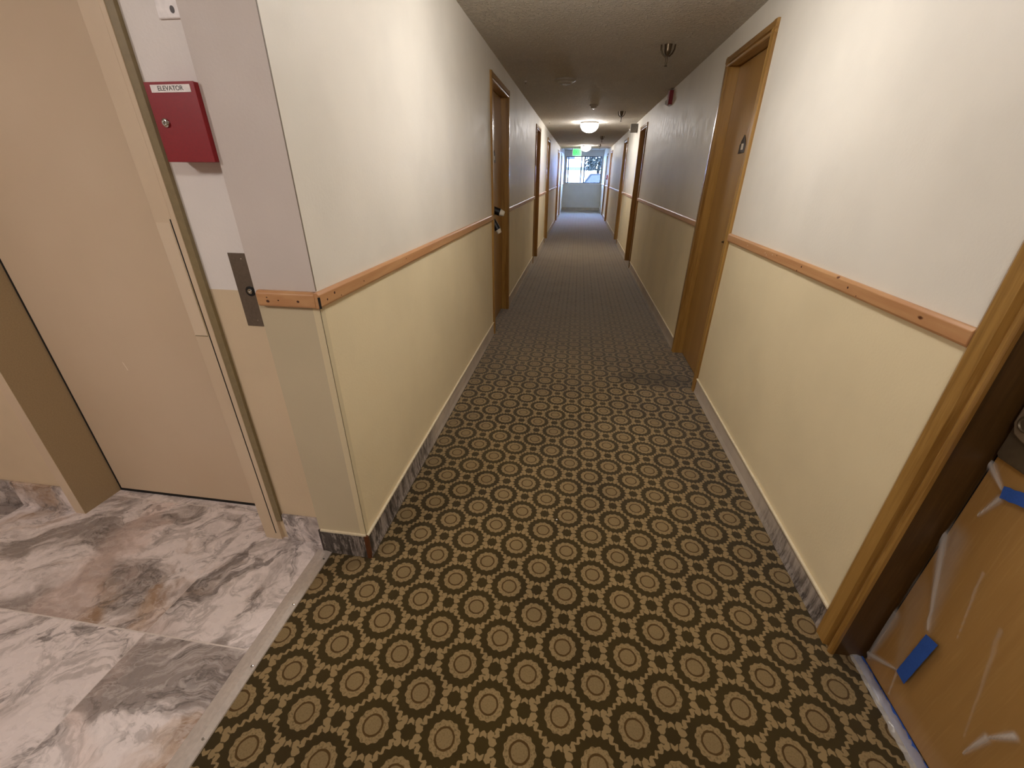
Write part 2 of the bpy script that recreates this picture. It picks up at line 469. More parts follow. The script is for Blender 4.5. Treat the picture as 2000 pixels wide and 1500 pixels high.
def side_wall(name, x0, x1, xback0, xback1, y0, y1, doors, label, ztop):
    bm = new(); y = y0
    for a, b in doors:
        bx(bm, x0, x1, y, a+.03, 0, ztop); bx(bm, x0, x1, a+.03, b-.03, DTOP-.03, ztop); y = b-.03
    bx(bm, x0, x1, y, y1, 0, ztop)
    bx(bm, xback0, xback1, y0, y1, 0, ztop)
    return tag(obj(name, bm, m_wall), label, 'wall', kind='structure')
bm = new(); y = YF
for a, b in LEFT:
    bx(bm, XL-.13, XL, y, a+.03, 0, ZE); bx(bm, XL-.13, XL, a+.03, b-.03, DTOP-.03, ZE); y = b-.03
bx(bm, XL-.13, XL, y, YE, 0, ZE); bx(bm, XL-.25, XL-.13, YF+.3, YE, 0, ZE)
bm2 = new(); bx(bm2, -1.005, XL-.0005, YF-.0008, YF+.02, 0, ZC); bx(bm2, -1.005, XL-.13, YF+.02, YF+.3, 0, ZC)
m_pier = wall_paint('shaded_pier_paint', srgb(212, 202, 194), srgb(204, 191, 160), 1.145)  # greyer pier paint, its tone lowered for the shade on this face
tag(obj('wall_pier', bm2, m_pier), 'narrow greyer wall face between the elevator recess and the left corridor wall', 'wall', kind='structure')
tag(obj('wall_left', bm, m_wall), 'left corridor wall, off-white above and cream below the rail', 'wall', kind='structure')
bm = new(); y = YB
for a, b in RIGHT:
    bx(bm, XR, XR+.13, y, a+.03, 0, ZE); bx(bm, XR, XR+.13, a+.03, b-.03, DTOP-.03, ZE); y = b-.03
bx(bm, XR, XR+.13, y, YE, 0, ZE); bx(bm, XR+.13, XR+.25, YB, YE, 0, ZE)
tag(obj('wall_right', bm, m_wall), 'right corridor wall, off-white above and cream below the rail', 'wall', kind='structure')
EX0, EX1, EZ = -2.285, -1.315, 2.13                   # elevator opening
bm = new(); bx(bm, XLB, EX0-.03, YW, YW+.3, 0, ZC); bx(bm, EX1+.05, -1.0, YW, YW+.3, 0, ZC); bx(bm, EX0-.03, EX1+.05, YW, YW+.3, EZ+.03, ZC)
bx(bm, XLB, -.9, YW+.3, YW+.4, 0, ZC)
tag(obj('wall_lobby', bm, m_lobbywall), 'lobby wall around the elevator door', 'wall', kind='structure')
tag(box('wall_back', m_wall, (XLB, XR+.15, YB-.1, YB, 0, ZC)), 'wall behind the viewer', 'wall', kind='structure')
tag(box('wall_lobby_left', m_lobbywall, (XLB-.1, XLB, YB, YW+.1, 0, ZC)), 'far left wall of the elevator lobby', 'wall', kind='structure')
# end wall with its window opening
WX0, WX1, WZ0, WZ1 = -.70, .93, 1.18, 2.30
bm = new(); bx(bm, XL-.25, WX0, YE, YE+.15, 0, ZE); bx(bm, WX1, XR+.25, YE, YE+.15, 0, ZE)
bx(bm, WX0, WX1, YE, YE+.15, 0, WZ0); bx(bm, WX0, WX1, YE, YE+.15, WZ1, ZE)
m_endwall = wall_paint('end_wall_paint', srgb(226, 224, 222), srgb(226, 224, 222), 9.0)
tag(obj('wall_end', bm, m_endwall), 'far end wall of the corridor under and around the window', 'wall', kind='structure')

# window
wn = thing('window_1', 'bright sliding window at the far end of the corridor', 'window', (.115, YE+.07, WZ0), kind='structure')
def wbox(n, mat, x0, x1, z0, z1, d=.03, par=None, y=0.0):
    bm = new(); bx(bm, x0-.115, x1-.115, y-d, y+d, z0-WZ0, z1-WZ0); return obj(n, bm, mat, par or wn)
bm = new()
for a in ((WX0, WX1, WZ0, WZ0+.035), (WX0, WX1, WZ1-.035, WZ1), (WX0, WX0+.03, WZ0, WZ1), (WX1-.03, WX1, WZ0, WZ1), (.12, .18, WZ0, WZ1)):
    bx(bm, a[0]-.115, a[1]-.115, -.035, .035, a[2]-WZ0, a[3]-WZ0)
obj('window_frame', bm, m_frame, wn)
sash = new()
for a in ((-.625, -.57, WZ0+.035, WZ1-.035), (-.025, .03, WZ0+.035, WZ1-.035)):
    bx(sash, a[0]-.115, a[1]-.115, -.02, .02, a[2]-WZ0, a[3]-WZ0)
obj('sash', sash, m_frame, wn)
wbox('pane', m_glass, WX0+.03, .13, WZ0+.035, WZ1-.035, .003)
wbox('pane', m_glass, .165, WX1-.03, WZ0+.035, WZ1-.035, .003)
wbox('window_sill', m_whiteplastic, WX0-.02, WX1+.02, WZ0-.025, WZ0, .10, y=-.03)

# skirtings left bare by the removed cove strip
def skirting(name, side, y0, y1, h, label):
    s = 1 if side == 'left' else -1; xw = XL if side == 'left' else XR
    o = thing(name, label, 'skirting', (xw, y0, 0), kind='structure')
    bm = new(); prism(bm, [(0, 0), (s*.010, 0), (s*.008, .012), (s*.005, .03), (s*.004, h), (0, h)], 'y', 0, y1-y0)
    # keep texture in world space: the mesh is written in world coordinates and un-shifted by the parent
    b = obj('band', bm, m_residue, o); shift_mesh(b, (xw, y0, 0))
    bm = new(); bx(bm, min(0, s*.011), max(0, s*.011), 0, y1-y0, h, h+.010)
    l = obj('lip', bm, m_lip, o, .002); shift_mesh(l, (xw, y0, 0))
    return o
def shift_mesh(o, v):
    """move the mesh data by v and the object back by v, so object coordinates equal world coordinates"""
    o.data.transform(Matrix.Translation(v)); o.location = -Vector(v)
def gaps(doors, y0, y1):
    out = []; y = y0
    for a, b in doors:
        if a > y: out.append((y, a))
        y = b
    out.append((y, y1)); return out
gl_ = gaps(LEFT, YF, YE); gr_ = gaps(RIGHT, YB, YE)
lname = ['by the elevator corner', 'past the first left door', 'past the second left door', 'past the third left door', 'past the fourth left door', 'at the far left end']
rname = ['behind the viewer', 'between the two nearest right doors', 'past the second right door', 'past the third right door', 'past the fourth right door', 'past the fifth right door', 'at the far right end']
for (a, b), t in zip(gl_, lname): skirting('baseboard_left', 'left', a, b, .122, 'scraped grey and cream skirting band on the left wall '+t)
for (a, b), t in zip(gr_, rname): skirting('baseboard_right', 'right', a, b, .108, 'pale skirting band on the right wall '+t)
tag(box('baseboard_end', m_residue, (XL, XR, YE-.008, YE, 0, .12)), 'skirting band below the far end window', 'skirting', kind='structure')
# foot of the pier by the marble
o = thing('baseboard_corner', 'scraped grey skirting piece with brown edge on the corner pier', 'skirting', (-.9, YF, 0), kind='structure')
b = box('band', m_residue, (-1.0, -.800, YF-.007, YF, 0, .125), o); b.location = (.9, -YF, 0)
b = box('edge_strip', m_brownedge, (-.800, XL+.008, YF-.010, YF+.004, 0, .128), o); b.location = (.9, -YF, 0)
b = box('edge_strip', m_darkgrey, (-1.008, -1.0, YF-.008, YF, 0, .130), o); b.location = (.9, -YF, 0)
b = box('lip', m_lip, (-.998, XL, YF-.009, YF, .126, .134), o); b.location = (.9, -YF, 0)
tag(box('baseboard_lobby', m_marblebase, (-3.8, -2.335, YW-.012, YW, 0, .148), bevel=.002), 'marble skirting left of the elevator frame', 'skirting', kind='structure')
tag(box('baseboard_lobby', m_marblebase, (-1.205, -1.006, YW-.012, YW, 0, .148), bevel=.002), 'short marble skirting between elevator frame and corner pier', 'skirting', kind='structure')
# corner bead
bm = new(); bx(bm, XL-.024, XL+.0012, YF-.0018, YF-.0007, .134, 1.118); bx(bm, XL, XL+.0012, YF-.0018, YF+.024, .134, 1.118)
tag(obj('trim_corner', bm, m_bead), 'thin painted bead on the corner of the pier below the rail', 'trim', kind='structure')
bm = new(); bx(bm, XL-.0012, XL+.0008, YF-.0018, YF+.0015, 1.172, ZC)  # dark strip drawn for the shadow along the loose bead
tag(obj('trim_corner', bm, m_beadshadow), 'thin dark strip as the shadow of the loose bead on the pier corner above the rail', 'trim', kind='structure')

# chair rails
RAILZ = (1.118, 1.170)
def rail(name, pts, y0, y1, label):
    bm = new(); prism(bm, pts, 'y', y0, y1)
    return tag(obj(name, bm, m_rail, bevel=.002), label, 'chair rail', kind='structure')
z0, z1 = RAILZ
for i, (a, b) in enumerate(gl_):
    rail('trim_left', [(XL, z0), (XL+.014, z0+.003), (XL+.017, z0+.01), (XL+.017, z1-.008), (XL+.010, z1), (XL, z1)], a if i else YF-.018, b, 'wooden chair rail on the left wall '+lname[i])
for i, (a, b) in enumerate(gr_):
    rail('trim_right', [(XR, z0), (XR-.014, z0+.003), (XR-.017, z0+.01), (XR-.017, z1-.008), (XR-.010, z1), (XR, z1)], a, b, 'wooden chair rail on the right wall '+rname[i])
bm = new(); prism(bm, [(YF, z0), (YF-.018, z0+.003), (YF-.020, z0+.01), (YF-.020, z1-.008), (YF-.012, z1), (YF, z1)], 'x', -.990, XL+.001)
cr_ = tag(obj('trim_corner', bm, m_rail, bevel=.003), 'short knotted chair rail piece on the corner pier by the elevator', 'chair rail', kind='structure')

def knot(par, c, n, rr, sq=1.0):
    bm = new(); lathe(bm, [(0, 0), (rr, 0), (rr*.8, .0006), (0, .0006)], c, n, 12, sq); return obj('knot', bm, m_knot, par)
for xx, zz, rr in ((-.952, 1.138, .0055), (-.953, 1.150, .0025), (-.915, 1.142, .0028), (-.848, 1.141, .0048)): knot(cr_, (xx, YF-.0205, zz), (0, -1, 0), rr, .8)
bm = new(); prism(bm, [(XL+.0135, YF-.0215), (XL+.0165, YF-.0215), (XL+.0185, YF-.0175), (XL+.0185, YF-.0155)], 'z', z0+.003, z1-.013); obj('joint_gap', bm, m_black, cr_)
def rail_at(name, y):
    return [o for o in bpy.data.objects if o.name.split('.')[0] == name and min(v.co.y for v in o.data.vertices) <= y <= max(v.co.y for v in o.data.vertices)][0]
rl = rail_at('trim_left', 1.5); rr_ = rail_at('trim_right', 2.0)
for yy, zz, rr in ((1.215, 1.140, .0035), (1.262, 1.150, .0045), (1.30, 1.132, .002), (1.47, 1.142, .003), (1.90, 1.15, .003)): knot(rl, (XL+.017, yy, zz), (1, 0, 0), rr)
for yy, zz, rr in ((2.02, 1.150, .0045), (2.05, 1.128, .0035), (1.66, 1.145, .0045), (1.60, 1.13, .002), (2.28, 1.155, .003)): knot(rr_, (XR-.017, yy, zz), (-1, 0, 0), rr)
for yy, zz in ((2.42, 1.146), (2.40, 1.138), (2.33, 1.150), (2.68, 1.146)):
    bm = new(); lathe(bm, [(0, 0), (.0028, 0), (0, .0008)], (XR-.0172, yy, zz), (-1, 0, 0), 8, 1.3); obj('paint_fleck', bm, m_cream, rr_)

# threshold between marble and carpet
o = thing('threshold_strip', 'pale metal threshold strip between marble tiles and carpet', 'threshold', (-1.0, 0, 0))
bm = new(); prism(bm, [(-.040, 0), (.030, 0), (.028, .004), (.008, .010), (-.008, .010), (-.036, .004)], 'y', YB, YF-.002)
obj('strip', bm, m_alu, o)
for yy in (.05, .26, .489, .695, .925, 1.14):
    bm = new(); lathe(bm, [(0, .0), (.0045, .0), (.004, .002), (0, .0028)], (.0165, yy, .0072), (0.4, 0, 1), 12); obj('screw', bm, m_chrome, o, smooth=True)

# ------------------------------------------------------------------ doors
def knob(parent, x, y, z, s):
    bm = new()
    lathe(bm, [(.032, 0), (.032, .004), (.026, .010), (.011, .014), (.010, .034), (.020, .042), (.027, .054), (.025, .066), (.014, .072), (0, .073)], (x, y, z), (s, 0, 0), 24)
    return obj('door_knob', bm, m_chrome, parent, smooth=True)
def door(n, side, y0, y1, label, recess=.070, CW=.062, g=.004, jm=None):
    """recess: distance from the wall face back to the face of the leaf"""
    s = 1 if side == 'left' else -1                   # +1: corridor lies towards +x
    xw = XL if side == 'left' else XR
    root = thing('door_%d' % n, label, 'door', (xw, y0, 0), kind='structure')
    X = lambda t: s*t
    def fin(o): shift_mesh(o, (xw, y0, 0)); return o
    W = y1-y0; H = DTOP
    k = CW/.062; jm = jm or m_oak
    prof = [(0, 0), (0, .012), (.006*k, .017), (.037*k, .018), (.039*k, .003), (.046*k, .002), (.050*k, .013), (.054*k, .016), (.058*k, .015), (CW, .010), (CW, 0)]
    def side_casing(flip):
        bm = new()
        pts = [(X(t), (W-u if flip else u)) for u, t in prof]
        prism(bm, pts, 'z', 0, H-.001)
        return bm
    fin(obj('casing', side_casing(False), m_oak, root)); fin(obj('casing', side_casing(True), m_oak, root))
    bm = new(); pts = [(X(t+.0006), H-u) for u, t in prof]; prism(bm, pts, 'y', -.001, W+.001)
    fin(obj('head_casing', bm, m_oakh, root))
    # jambs and stop
    j = CW-.004
    for a, b in ((j-.02, j), (W-j, W-j+.02)):
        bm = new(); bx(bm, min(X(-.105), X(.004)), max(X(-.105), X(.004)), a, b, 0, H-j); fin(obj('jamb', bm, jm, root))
    bm = new(); bx(bm, min(X(-.105), X(.004)), max(X(-.105), X(.004)), j-.02, W-j+.02, H-j, H-j+.02); fin(obj('head_jamb', bm, m_oakh, root))
    bm = new(); bx(bm, min(X(-recess-.04), X(-recess)), max(X(-recess-.04), X(-recess)), j+g, W-j-g, .008, H-j-g)
    leaf = fin(obj('leaf', bm, m_leaf, root, .001))
    bm = new(); bx(bm, min(X(-.125), X(-.110)), max(X(-.125), X(-.110)), j-.01, W-j+.01, 0, H-j); fin(obj('backing', bm, m_black, root))
    return root, leaf, xw, s
def place_on_leaf(leafobj, o):
    o.parent = leafobj; o.location = -(Vector(leafobj.parent.location)+Vector(leafobj.location))
ordl = ['nearest', 'second', 'third', 'fourth', 'farthest']
num = 1
d_left = []
for i, (a, b) in enumerate(LEFT):
    lab = '%s recessed wooden door on the left wall' % ordl[i]
    if i == 0: lab += ', black tubes hanging at its handle'
    r = door(num, 'left', a, b, lab); d_left.append(r); num += 1
d_right = []
ordr = ['wooden door at the right edge of the photo, masked with blue tape', 'wooden door with dark house-shaped plaque on the right wall', 'third door on the right, under the grey sounder box', 'fourth wooden door on the right wall', 'fifth wooden door on the right wall', 'farthest wooden door on the right wall, beside the window']
for i, (a, b) in enumerate(RIGHT):
    r = door(num, 'right', a, b, ordr[i], recess=.095, CW=.092, g=.012, jm=m_oakshade) if i == 0 else door(num, 'right', a, b, ordr[i]); d_right.append(r); num += 1
# knobs
for i, (root, leaf, xw, s) in enumerate(d_left):
    a, b = LEFT[i]; k = knob(None, xw-s*.07, a+.15, 1.15, s); place_on_leaf(leaf, k)
    k['label'] = 'round metal knob'
for i, (root, leaf, xw, s) in enumerate(d_right):
    if i < 2: continue
    a, b = RIGHT[i]; k = knob(None, xw-s*.07, a+.15, 1.15, s); place_on_leaf(leaf, k)
    k['label'] = 'round metal knob'
# small stud on the second right door
bm = new(); lathe(bm, [(.011, 0), (.011, .005), (.006, .008), (.006, .02), (0, .022)], (1.07, 3.36, 1.075), (-1, 0, 0), 16)
o = obj('stud', bm, m_brass, None, smooth=True); place_on_leaf(d_right[1][1], o)
# number plaques (house-shaped)
def plaque(leafobj, x, yc, zc, s, scale=1.0):
    pts = [(-.066, -.047), (.062, -.050), (.062, .004), (.047, .010), (.047, .022), (.004, .060), (-.040, .022), (-.046, .008), (-.066, .002)]
    bm = new(); P = [(yc+a*scale, zc+b*scale) for a, b in pts]; prism(bm, P, 'x', x, x+s*.004)
    o = obj('number_plaque', bm, m_darkgrey, None, .001); place_on_leaf(leafobj, o); o['label'] = 'dark house-shaped number plaque'
    bm = new(); bx(bm, min(x+s*.004, x+s*.006), max(x+s*.004, x+s*.006), yc-.022, yc+.016, zc-.028, zc+.008)
    p = obj('number_card', bm, m_cap, o); p.location = (0, 0, 0)
    return o
plaque(d_right[1][1], 1.07, 3.425, 1.692, -1)
plaque(d_left[0][1], -.862, 4.62, 1.66, 1)

# tubes hanging at the first left door
def hang_tube(p0, p1, r, label):
    p0, p1 = Vector(p0), Vector(p1); d = (p1-p0).normalized(); L = (p1-p0).length
    o = thing('hanging_tube', label, 'tube', p0, group='black tubes on the nearest left door')
    bm = new(); lathe(bm, [(r*.8, 0), (r, .006), (r, L*.70), (r*.92, L*.72)], (0, 0, 0), d, 20); obj('tube_body', bm, m_blackplastic, o, smooth=True)
    bm = new(); lathe(bm, [(r*.86, L*.715), (r*.95, L*.73), (r*.72, L*.96), (r*.62, L), (0, L)], (0, 0, 0), d, 20); obj('cap', bm, m_cap, o, smooth=True)
    return o
hang_tube((-.842, 4.25, 1.213), (-.70, 4.25, 1.165), .034, 'black tube with cream cap pointing into the corridor, upper of the two')
hang_tube((-.815, 4.25, 1.105), (-.745, 4.25, .990), .031, 'black tube with cream cap hanging down, lower of the two')

# near right door: lock, plastic film, tape
root0, leaf0, _, _ = d_right[0]
XD = 1.095
o = new(); prism(o, [(.80, .875), (1.020, .875), (1.028, .883), (1.028, 1.30), (.80, 1.30)], 'x', XD-.010, XD)
lock = obj('lock_plate', o, m_lockd, None, .003); place_on_leaf(leaf0, lock); lock['label'] = 'grey metal lock plate'
o = new(); prism(o, [(.82, .944), (.985, .942), (1.010, .950), (1.024, .975), (1.026, 1.28), (.82, 1.28)], 'x', XD-.020, XD-.010)
face = obj('lock_face', o, m_locks, lock, .004)
o = new(); lathe(o, [(.022, 0), (.022, .004), (.0195, .005), (.0175, .002), (0, .002)], (XD-.020, .990, .988), (-1, 0, 0), 28)
obj('lock_ring', o, m_lockd, lock, smooth=True)
o = new(); tube(o, [(XD-.02, .90, 1.02), (XD-.055, .90, 1.02), (XD-.066, .88, 1.02), (XD-.066, .78, 1.015)], .010, 12)
hd = obj('lever', o, m_locks, lock, smooth=True)

# plastic film as a pleated sheet taped over the leaf
def film(name, y0, y1, z0, z1, xs, label, fold):
    bm = new(); NY, NZ = 170, 180; V = []
    for i in range(NY+1):
        row = []
        for k in range(NZ+1):
            u = i/NY; v = k/NZ
            y = y0+(y1-y0)*u; z = z0+(z1-z0)*v
            row.append(bm.verts.new((xs-.006-fold(u, v)-.008*fold_amount(y, z), y, z)))
        V.append(row)
    for i in range(NY):
        for k in range(NZ): bm.faces.new([V[i][k], V[i+1][k], V[i+1][k+1], V[i][k+1]])
    o = obj(name, bm, m_film, None, smooth=True)
    at_ = o.data.attributes.new('fold', 'FLOAT', 'POINT')
    for i_, v_ in enumerate(o.data.vertices): at_.data[i_].value = fold_amount(v_.co.y, v_.co.z)
    return tag(o, label, 'plastic film')
def f1(u, v):
    e = .35*min(1, 6*min(u, 1-u))*min(1, 8*min(v, 1-v))
    a = math.exp(-((u-.86+.45*(v-.18))/.018)**2)*.013*(v > .12)
    b = math.exp(-((u-.93+.25*(v-.2))/.012)**2)*.010
    c = .0035*math.sin(u*34+v*9)+.002*math.sin(u*13-v*31+1)
    d = math.exp(-((u-.60-.5*(v-.45))/.02)**2)*.007
    return e*(a+b+abs(c)+d)
film('plastic_film', .25, 1.030, .03, .86, XD, 'clear plastic film over the lower half of the masked door', f1)
def tape(pts, x, label, normal='x', group='blue masking tape pieces'):
    bm = new()
    n = 12; (a, b, c, d) = [Vector(p) for p in pts]
    rows = []
    for i in range(n+1):
        t = i/n; p = a.lerp(b, t); q = d.lerp(c, t); j = .0012*math.sin(i*2.3)
        rows.append((p, q, j))
    vs = []
    for p, q, j in rows:
        if normal == 'x':
            vs.append([bm.verts.new((x+j*.3+dx, r_[0], r_[1]+j)) for dx in (0, -.0012) for r_ in (p, q)])
        else:
            vs.append([bm.verts.new((r_[0]+j, r_[1], x+dz)) for dz in (0, .0012) for r_ in (p, q)])
    for A, B in zip(vs, vs[1:]):
        for k, l in ((0, 1), (1, 3), (3, 2), (2, 0)): bm.faces.new([A[k], A[l], B[l], B[k]])
    bm.faces.new([vs[0][0], vs[0][1], vs[0][3], vs[0][2]]); bm.faces.new([vs[-1][0], vs[-1][2], vs[-1][3], vs[-1][1]])
    return tag(obj('masking_tape', bm, m_bluetape), label, 'tape', group)
tape([(.918, .322), (.925, .128), (.889, .124), (.880, .332)], XD-.012, 'short piece of blue masking tape on the door leaf, lower of the two')
tape([(.968, .826), (.830, .874), (.828, .838), (.962, .794)], XD-.012, 'blue masking tape piece just below the metal lock plate')
tape([(1.062, 1.075), (1.066, .30), (1.094, .30), (1.094, 1.075)], .006, 'long blue masking tape strip on the floor at the foot of the door', 'z')
# crumpled film edge along the floor
def crumple():
    bm = new(); N, M_ = 90, 8; V = []
    rnd = random.Random(3)
    for i in range(N+1):
        y = .22+i/N*.86; row = []
        wv = .012+.02*(1-i/N)
        for k in range(M_+1):
            t = k/M_
            x = 1.064-wv+(wv+.030)*t
            z = .003+.012*math.sin(math.pi*t)*(.4+.6*abs(math.sin(i*.37)))+rnd.uniform(0, .004)
            row.append(bm.verts.new((x+rnd.uniform(-.002, .002), y, z)))
        V.append(row)
    for i in range(N):
        for k in range(M_): bm.faces.new([V[i][k], V[i+1][k], V[i+1][k+1], V[i][k+1]])
    o = obj('crumpled_film', bm, m_film2, None, smooth=True); o.modifiers.new('thickness', 'SOLIDIFY').thickness = .0004
    return tag(o, 'crumpled clear plastic edge along carpet at foot of masked door', 'plastic film')
crumple()

# ------------------------------------------------------------------ elevator
ev = thing('door_%d' % num, 'beige metal elevator door set back in its frame', 'elevator door', (EX0, YW, 0), kind='structure')
def ebox(n, m, d, bev=0.0, par=None):
    bm = new(); bx(bm, *d); o = obj(n, bm, m, par or ev, bev); o.location = (-EX0, -YW, 0) if par is None else (0, 0, 0); return o
YD = 1.400
leafe = ebox('leaf', m_elev, (EX0+.005, EX1+.17, YD, YD+.03, .012, EZ+.02))
ebox('sill_gap', m_black, (EX0+.002, EX1+.17, YD-.004, YD+.01, .0, .010))
ebox('jamb', m_elevjamb, (EX0-.03, EX0, YW, YD+.08, 0, EZ+.04))
ebox('jamb', m_elevjamb, (EX1+.004, EX1+.03, YW+.002, YD+.08, 0, EZ+.04), .001)
o = ebox('front_frame', m_elev, (EX0-.055, EX0-.001, YF+.028, YW, 0, EZ+.05), .002)
ebox('return_edge', m_elevjamb, (EX0-.001, EX0, YF+.029, YW, 0, EZ+.04))
# right front frame with a raised outer return and a dark seam
ebox('front_frame', m_elev, (EX1, -1.2595, YF+.030, YW+.01, 0, EZ+.05), .0015)
ebox('front_frame', m_elev, (-1.2555, -1.236, YF+.030, YW+.01, 0, EZ+.05), .0015)
ebox('seam', m_black, (-1.2598, -1.2552, YF+.0304, YW+.008, .034, 1.37))
ebox('frame_foot', m_elev, (EX1+.010, -1.2355, YF+.0298, YF+.034, 0, .034))
ebox('frame_cover', m_elev, (-1.262, -1.252, YF+.0296, YF+.034, 1.37, EZ+.05))
ebox('return_strip', m_olive, (-1.2362, -1.2105, YF+.0325, YW+.008, .11, EZ+.05), .001)
ebox('strike_plate', m_elevjamb, (-1.2625, -1.258, YF+.0285, YF+.0302, .985, 1.17))
ebox('seam', m_olive, (EX1+.002, -1.263, YF+.0292, YF+.0302, .982, .9845))
ebox('seam', m_black, (EX0-.0005, EX0+.006, YD-.003, YD+.001, .0, EZ))
ebox('filler_patch', m_filler, (EX1+.003, -1.263, YF+.0288, YF+.0302, .985, 1.36))
ebox('head_frame', m_elev, (EX0-.055, -1.21, YF+.03, YW+.01, EZ, EZ+.06), .002)
ebox('head_jamb', m_elevjamb, (EX0, EX1+.03, YF+.04, YD+.08, EZ, EZ+.03))
num += 1

# red key box
kb = thing('key_box', 'red metal elevator key box with a round lock beside the frame', 'key box', (-1.08, YW, 1.62))
def at(o, t): o.location = (0, 0, 0); return o
bm = new(); bx(bm, -.072, .0745, -.058, 0, -.093, .091); obj('box_body', bm, m_red, kb, .002)
bm = new(); bx(bm, -.0725, .075, -.061, -.0585, -.0935, .0915); dr = obj('box_door', bm, m_red, kb, .0015)
bm = new(); bx(bm, -.054, .062, -.0622, -.061, .068, .085); lb = obj('label_strip', bm, m_whiteplastic, kb)
bm = new(); lathe(bm, [(.0105, 0), (.0105, .004), (.008, .006), (.0045, .006), (.0040, .003), (0, .003)], (-.040, -.061, .0), (0, -1, 0), 24); obj('lock', bm, m_chrome, kb, smooth=True)
def text_mesh(s, size, mat, parent, loc, rot, name, extrude=.0004):
    cu = bpy.data.curves.new(name, 'FONT'); cu.body = s; cu.size = size; cu.extrude = extrude; cu.align_x = 'CENTER'; cu.align_y = 'CENTER'
    t = bpy.data.objects.new('tmp', cu); COL.objects.link(t)
    dg = bpy.context.evaluated_depsgraph_get()
    me = bpy.data.meshes.new_from_object(t.evaluated_get(dg)); bpy.data.objects.remove(t)
    me.materials.clear(); me.materials.append(mat)
    o = bpy.data.objects.new(name, me); COL.objects.link(o); o.parent = parent; o.location = loc; o.rotation_euler = rot
    return o
t = text_mesh('ELEVATOR', .0150, m_ink, lb, (.004, -.0625, .0765), (math.pi/2, 0, 0), 'lettering')
t.scale = (1.05, 1, 1)

# steel key switch plate
kp = thing('key_switch_plate', 'tall steel plate with round key switch beside the chair rail end', 'switch plate', (-1.07, YW, 1.15))
bm = new(); bx(bm, -.033, .062, -.003, 0, -.122, .122); obj('plate', bm, m_steel, kp, .001)
bm = new(); lathe(bm, [(.0165, 0), (.0165, .003), (.0110, .004), (.0105, .002), (0, .002)], (.014, -.003, 0), (0, -1, 0), 24); obj('switch_ring', bm, m_blackplastic, kp, smooth=True)
bm = new(); lathe(bm, [(.0088, 0), (.0088, .005), (.0075, .0065), (.003, .0065), (.003, .003), (0, .003)], (.014, -.003, 0), (0, -1, 0), 24); obj('key_cylinder', bm, m_chrome, kp, smooth=True)
for zz in (.104, -.100):
    bm = new(); lathe(bm, [(.003, 0), (.0026, .0012), (0, .0018)], (.008+.004, -.003, zz), (0, -1, 0), 10); obj('screw', bm, m_chrome, kp, smooth=True)
# white switch plate above the box
sp = thing('wall_plate', 'white wall plate with a dark keyhole above the red box', 'wall plate', (-1.067, YW, 1.91))
bm = new(); bx(bm, -.035, .034, -.006, 0, -.058, .060); obj('plate', bm, m_whiteplastic, sp, .003)
bm = new(); lathe(bm, [(.006, 0), (.006, .001), (0, .001)], (.012, -.006, -.040), (0, -1, 0), 16, 1.3); obj('keyhole', bm, m_darkgrey, sp)
bm = new(); lathe(bm, [(.003, 0), (.0026, .001), (0, .0014)], (-.017, -.006, -.008), (0, -1, 0), 10); obj('screw', bm, m_steel, sp)

# ------------------------------------------------------------------ ceiling fixtures
def dome_lamp(label, x, y, z, mat, group='round dome ceiling lamps', drop=0.0):
    o = thing('ceiling_lamp', label, 'ceiling lamp', (x, y, z), group=group)
    if drop:
        bm = new(); lathe(bm, [(0, 0), (.11, 0), (.11, -drop), (0, -drop)], (0, 0, 0), (0, 0, 1), 32); obj('added_canopy', bm, m_brass2, o, smooth=True)  # canopy added to hang the near lamp lower, so it lights the ceiling
    bm = new(); lathe(bm, [(.0, 0), (.150, 0), (.171, -.004), (.175, -.012), (.168, -.026), (.0, -.026)], (0, 0, -drop), (0, 0, 1), 48); obj('pan', bm, m_brass2, o, smooth=True)
    prof = [(.162, -.026), (.167, -.036), (.168, -.048)]+[(.168*math.cos(a), -.048-.125*math.sin(a)) for a in [i*math.pi/2/14 for i in range(1, 14)]]+[(0, -.173)]
    bm = new(); lathe(bm, prof, (0, 0, -drop), (0, 0, 1), 48); obj('glass_dome', bm, mat, o, smooth=True)
    return o
m_brass2 = plain('cream_lamp_pan', srgb(150, 142, 132), .4)
dome_lamp('lit dome ceiling lamp above the carpet just ahead of the camera', .10, 2.20, ZC, m_neardome, drop=.07)
dome_lamp('lit glass dome ceiling lamp halfway down the corridor, larger in view', .10, 9.44, ZC, m_dome)
dome_lamp('lit glass dome ceiling lamp farther down, beside the green exit sign', .11, 16.4, ZC, m_dome)
dome_lamp('added unseen fill dome lamp over the carpet right above the camera', .10, -.25, ZC, m_backfill)  # unseen lamp added as fill for the near walls and carpet
dome_lamp('lit dome ceiling lamp in the elevator lobby', -2.1, -.55, ZC, m_lobbydome)

def sprinkler(label, x, y):
    o = thing('sprinkler_head', label, 'sprinkler', (x, y, ZC), group='sprinkler heads along the ceiling')
    bm = new()
    lathe(bm, [(.030, 0), (.028, -.010), (.026, -.040), (.022, -.056), (.010, -.072)], (0, 0, 0), (0, 0, 1), 24)
    obj('escutcheon', bm, m_brass, o, smooth=True)
    bm = new()
    lathe(bm, [(.010, -.074), (.0075, -.080), (.0065, -.125), (.0045, -.135)], (0, 0, 0), (0, 0, 1), 12); obj('stem', bm, m_brass, o, smooth=True)
    bm = new(); lathe(bm, [(0, -.133), (.012, -.134), (.013, -.138), (.004, -.140), (0, -.141)], (0, 0, 0), (0, 0, 1), 14); obj('deflector', bm, m_brass, o, smooth=True)
    for s in (-1, 1):
        bm = new(); tube(bm, [(s*.052, 0, -.001), (s*.050, 0, -.03), (s*.038, 0, -.055), (s*.012, 0, -.078)], .006, 8); obj('arm', bm, m_brass, o, smooth=True)
    return o
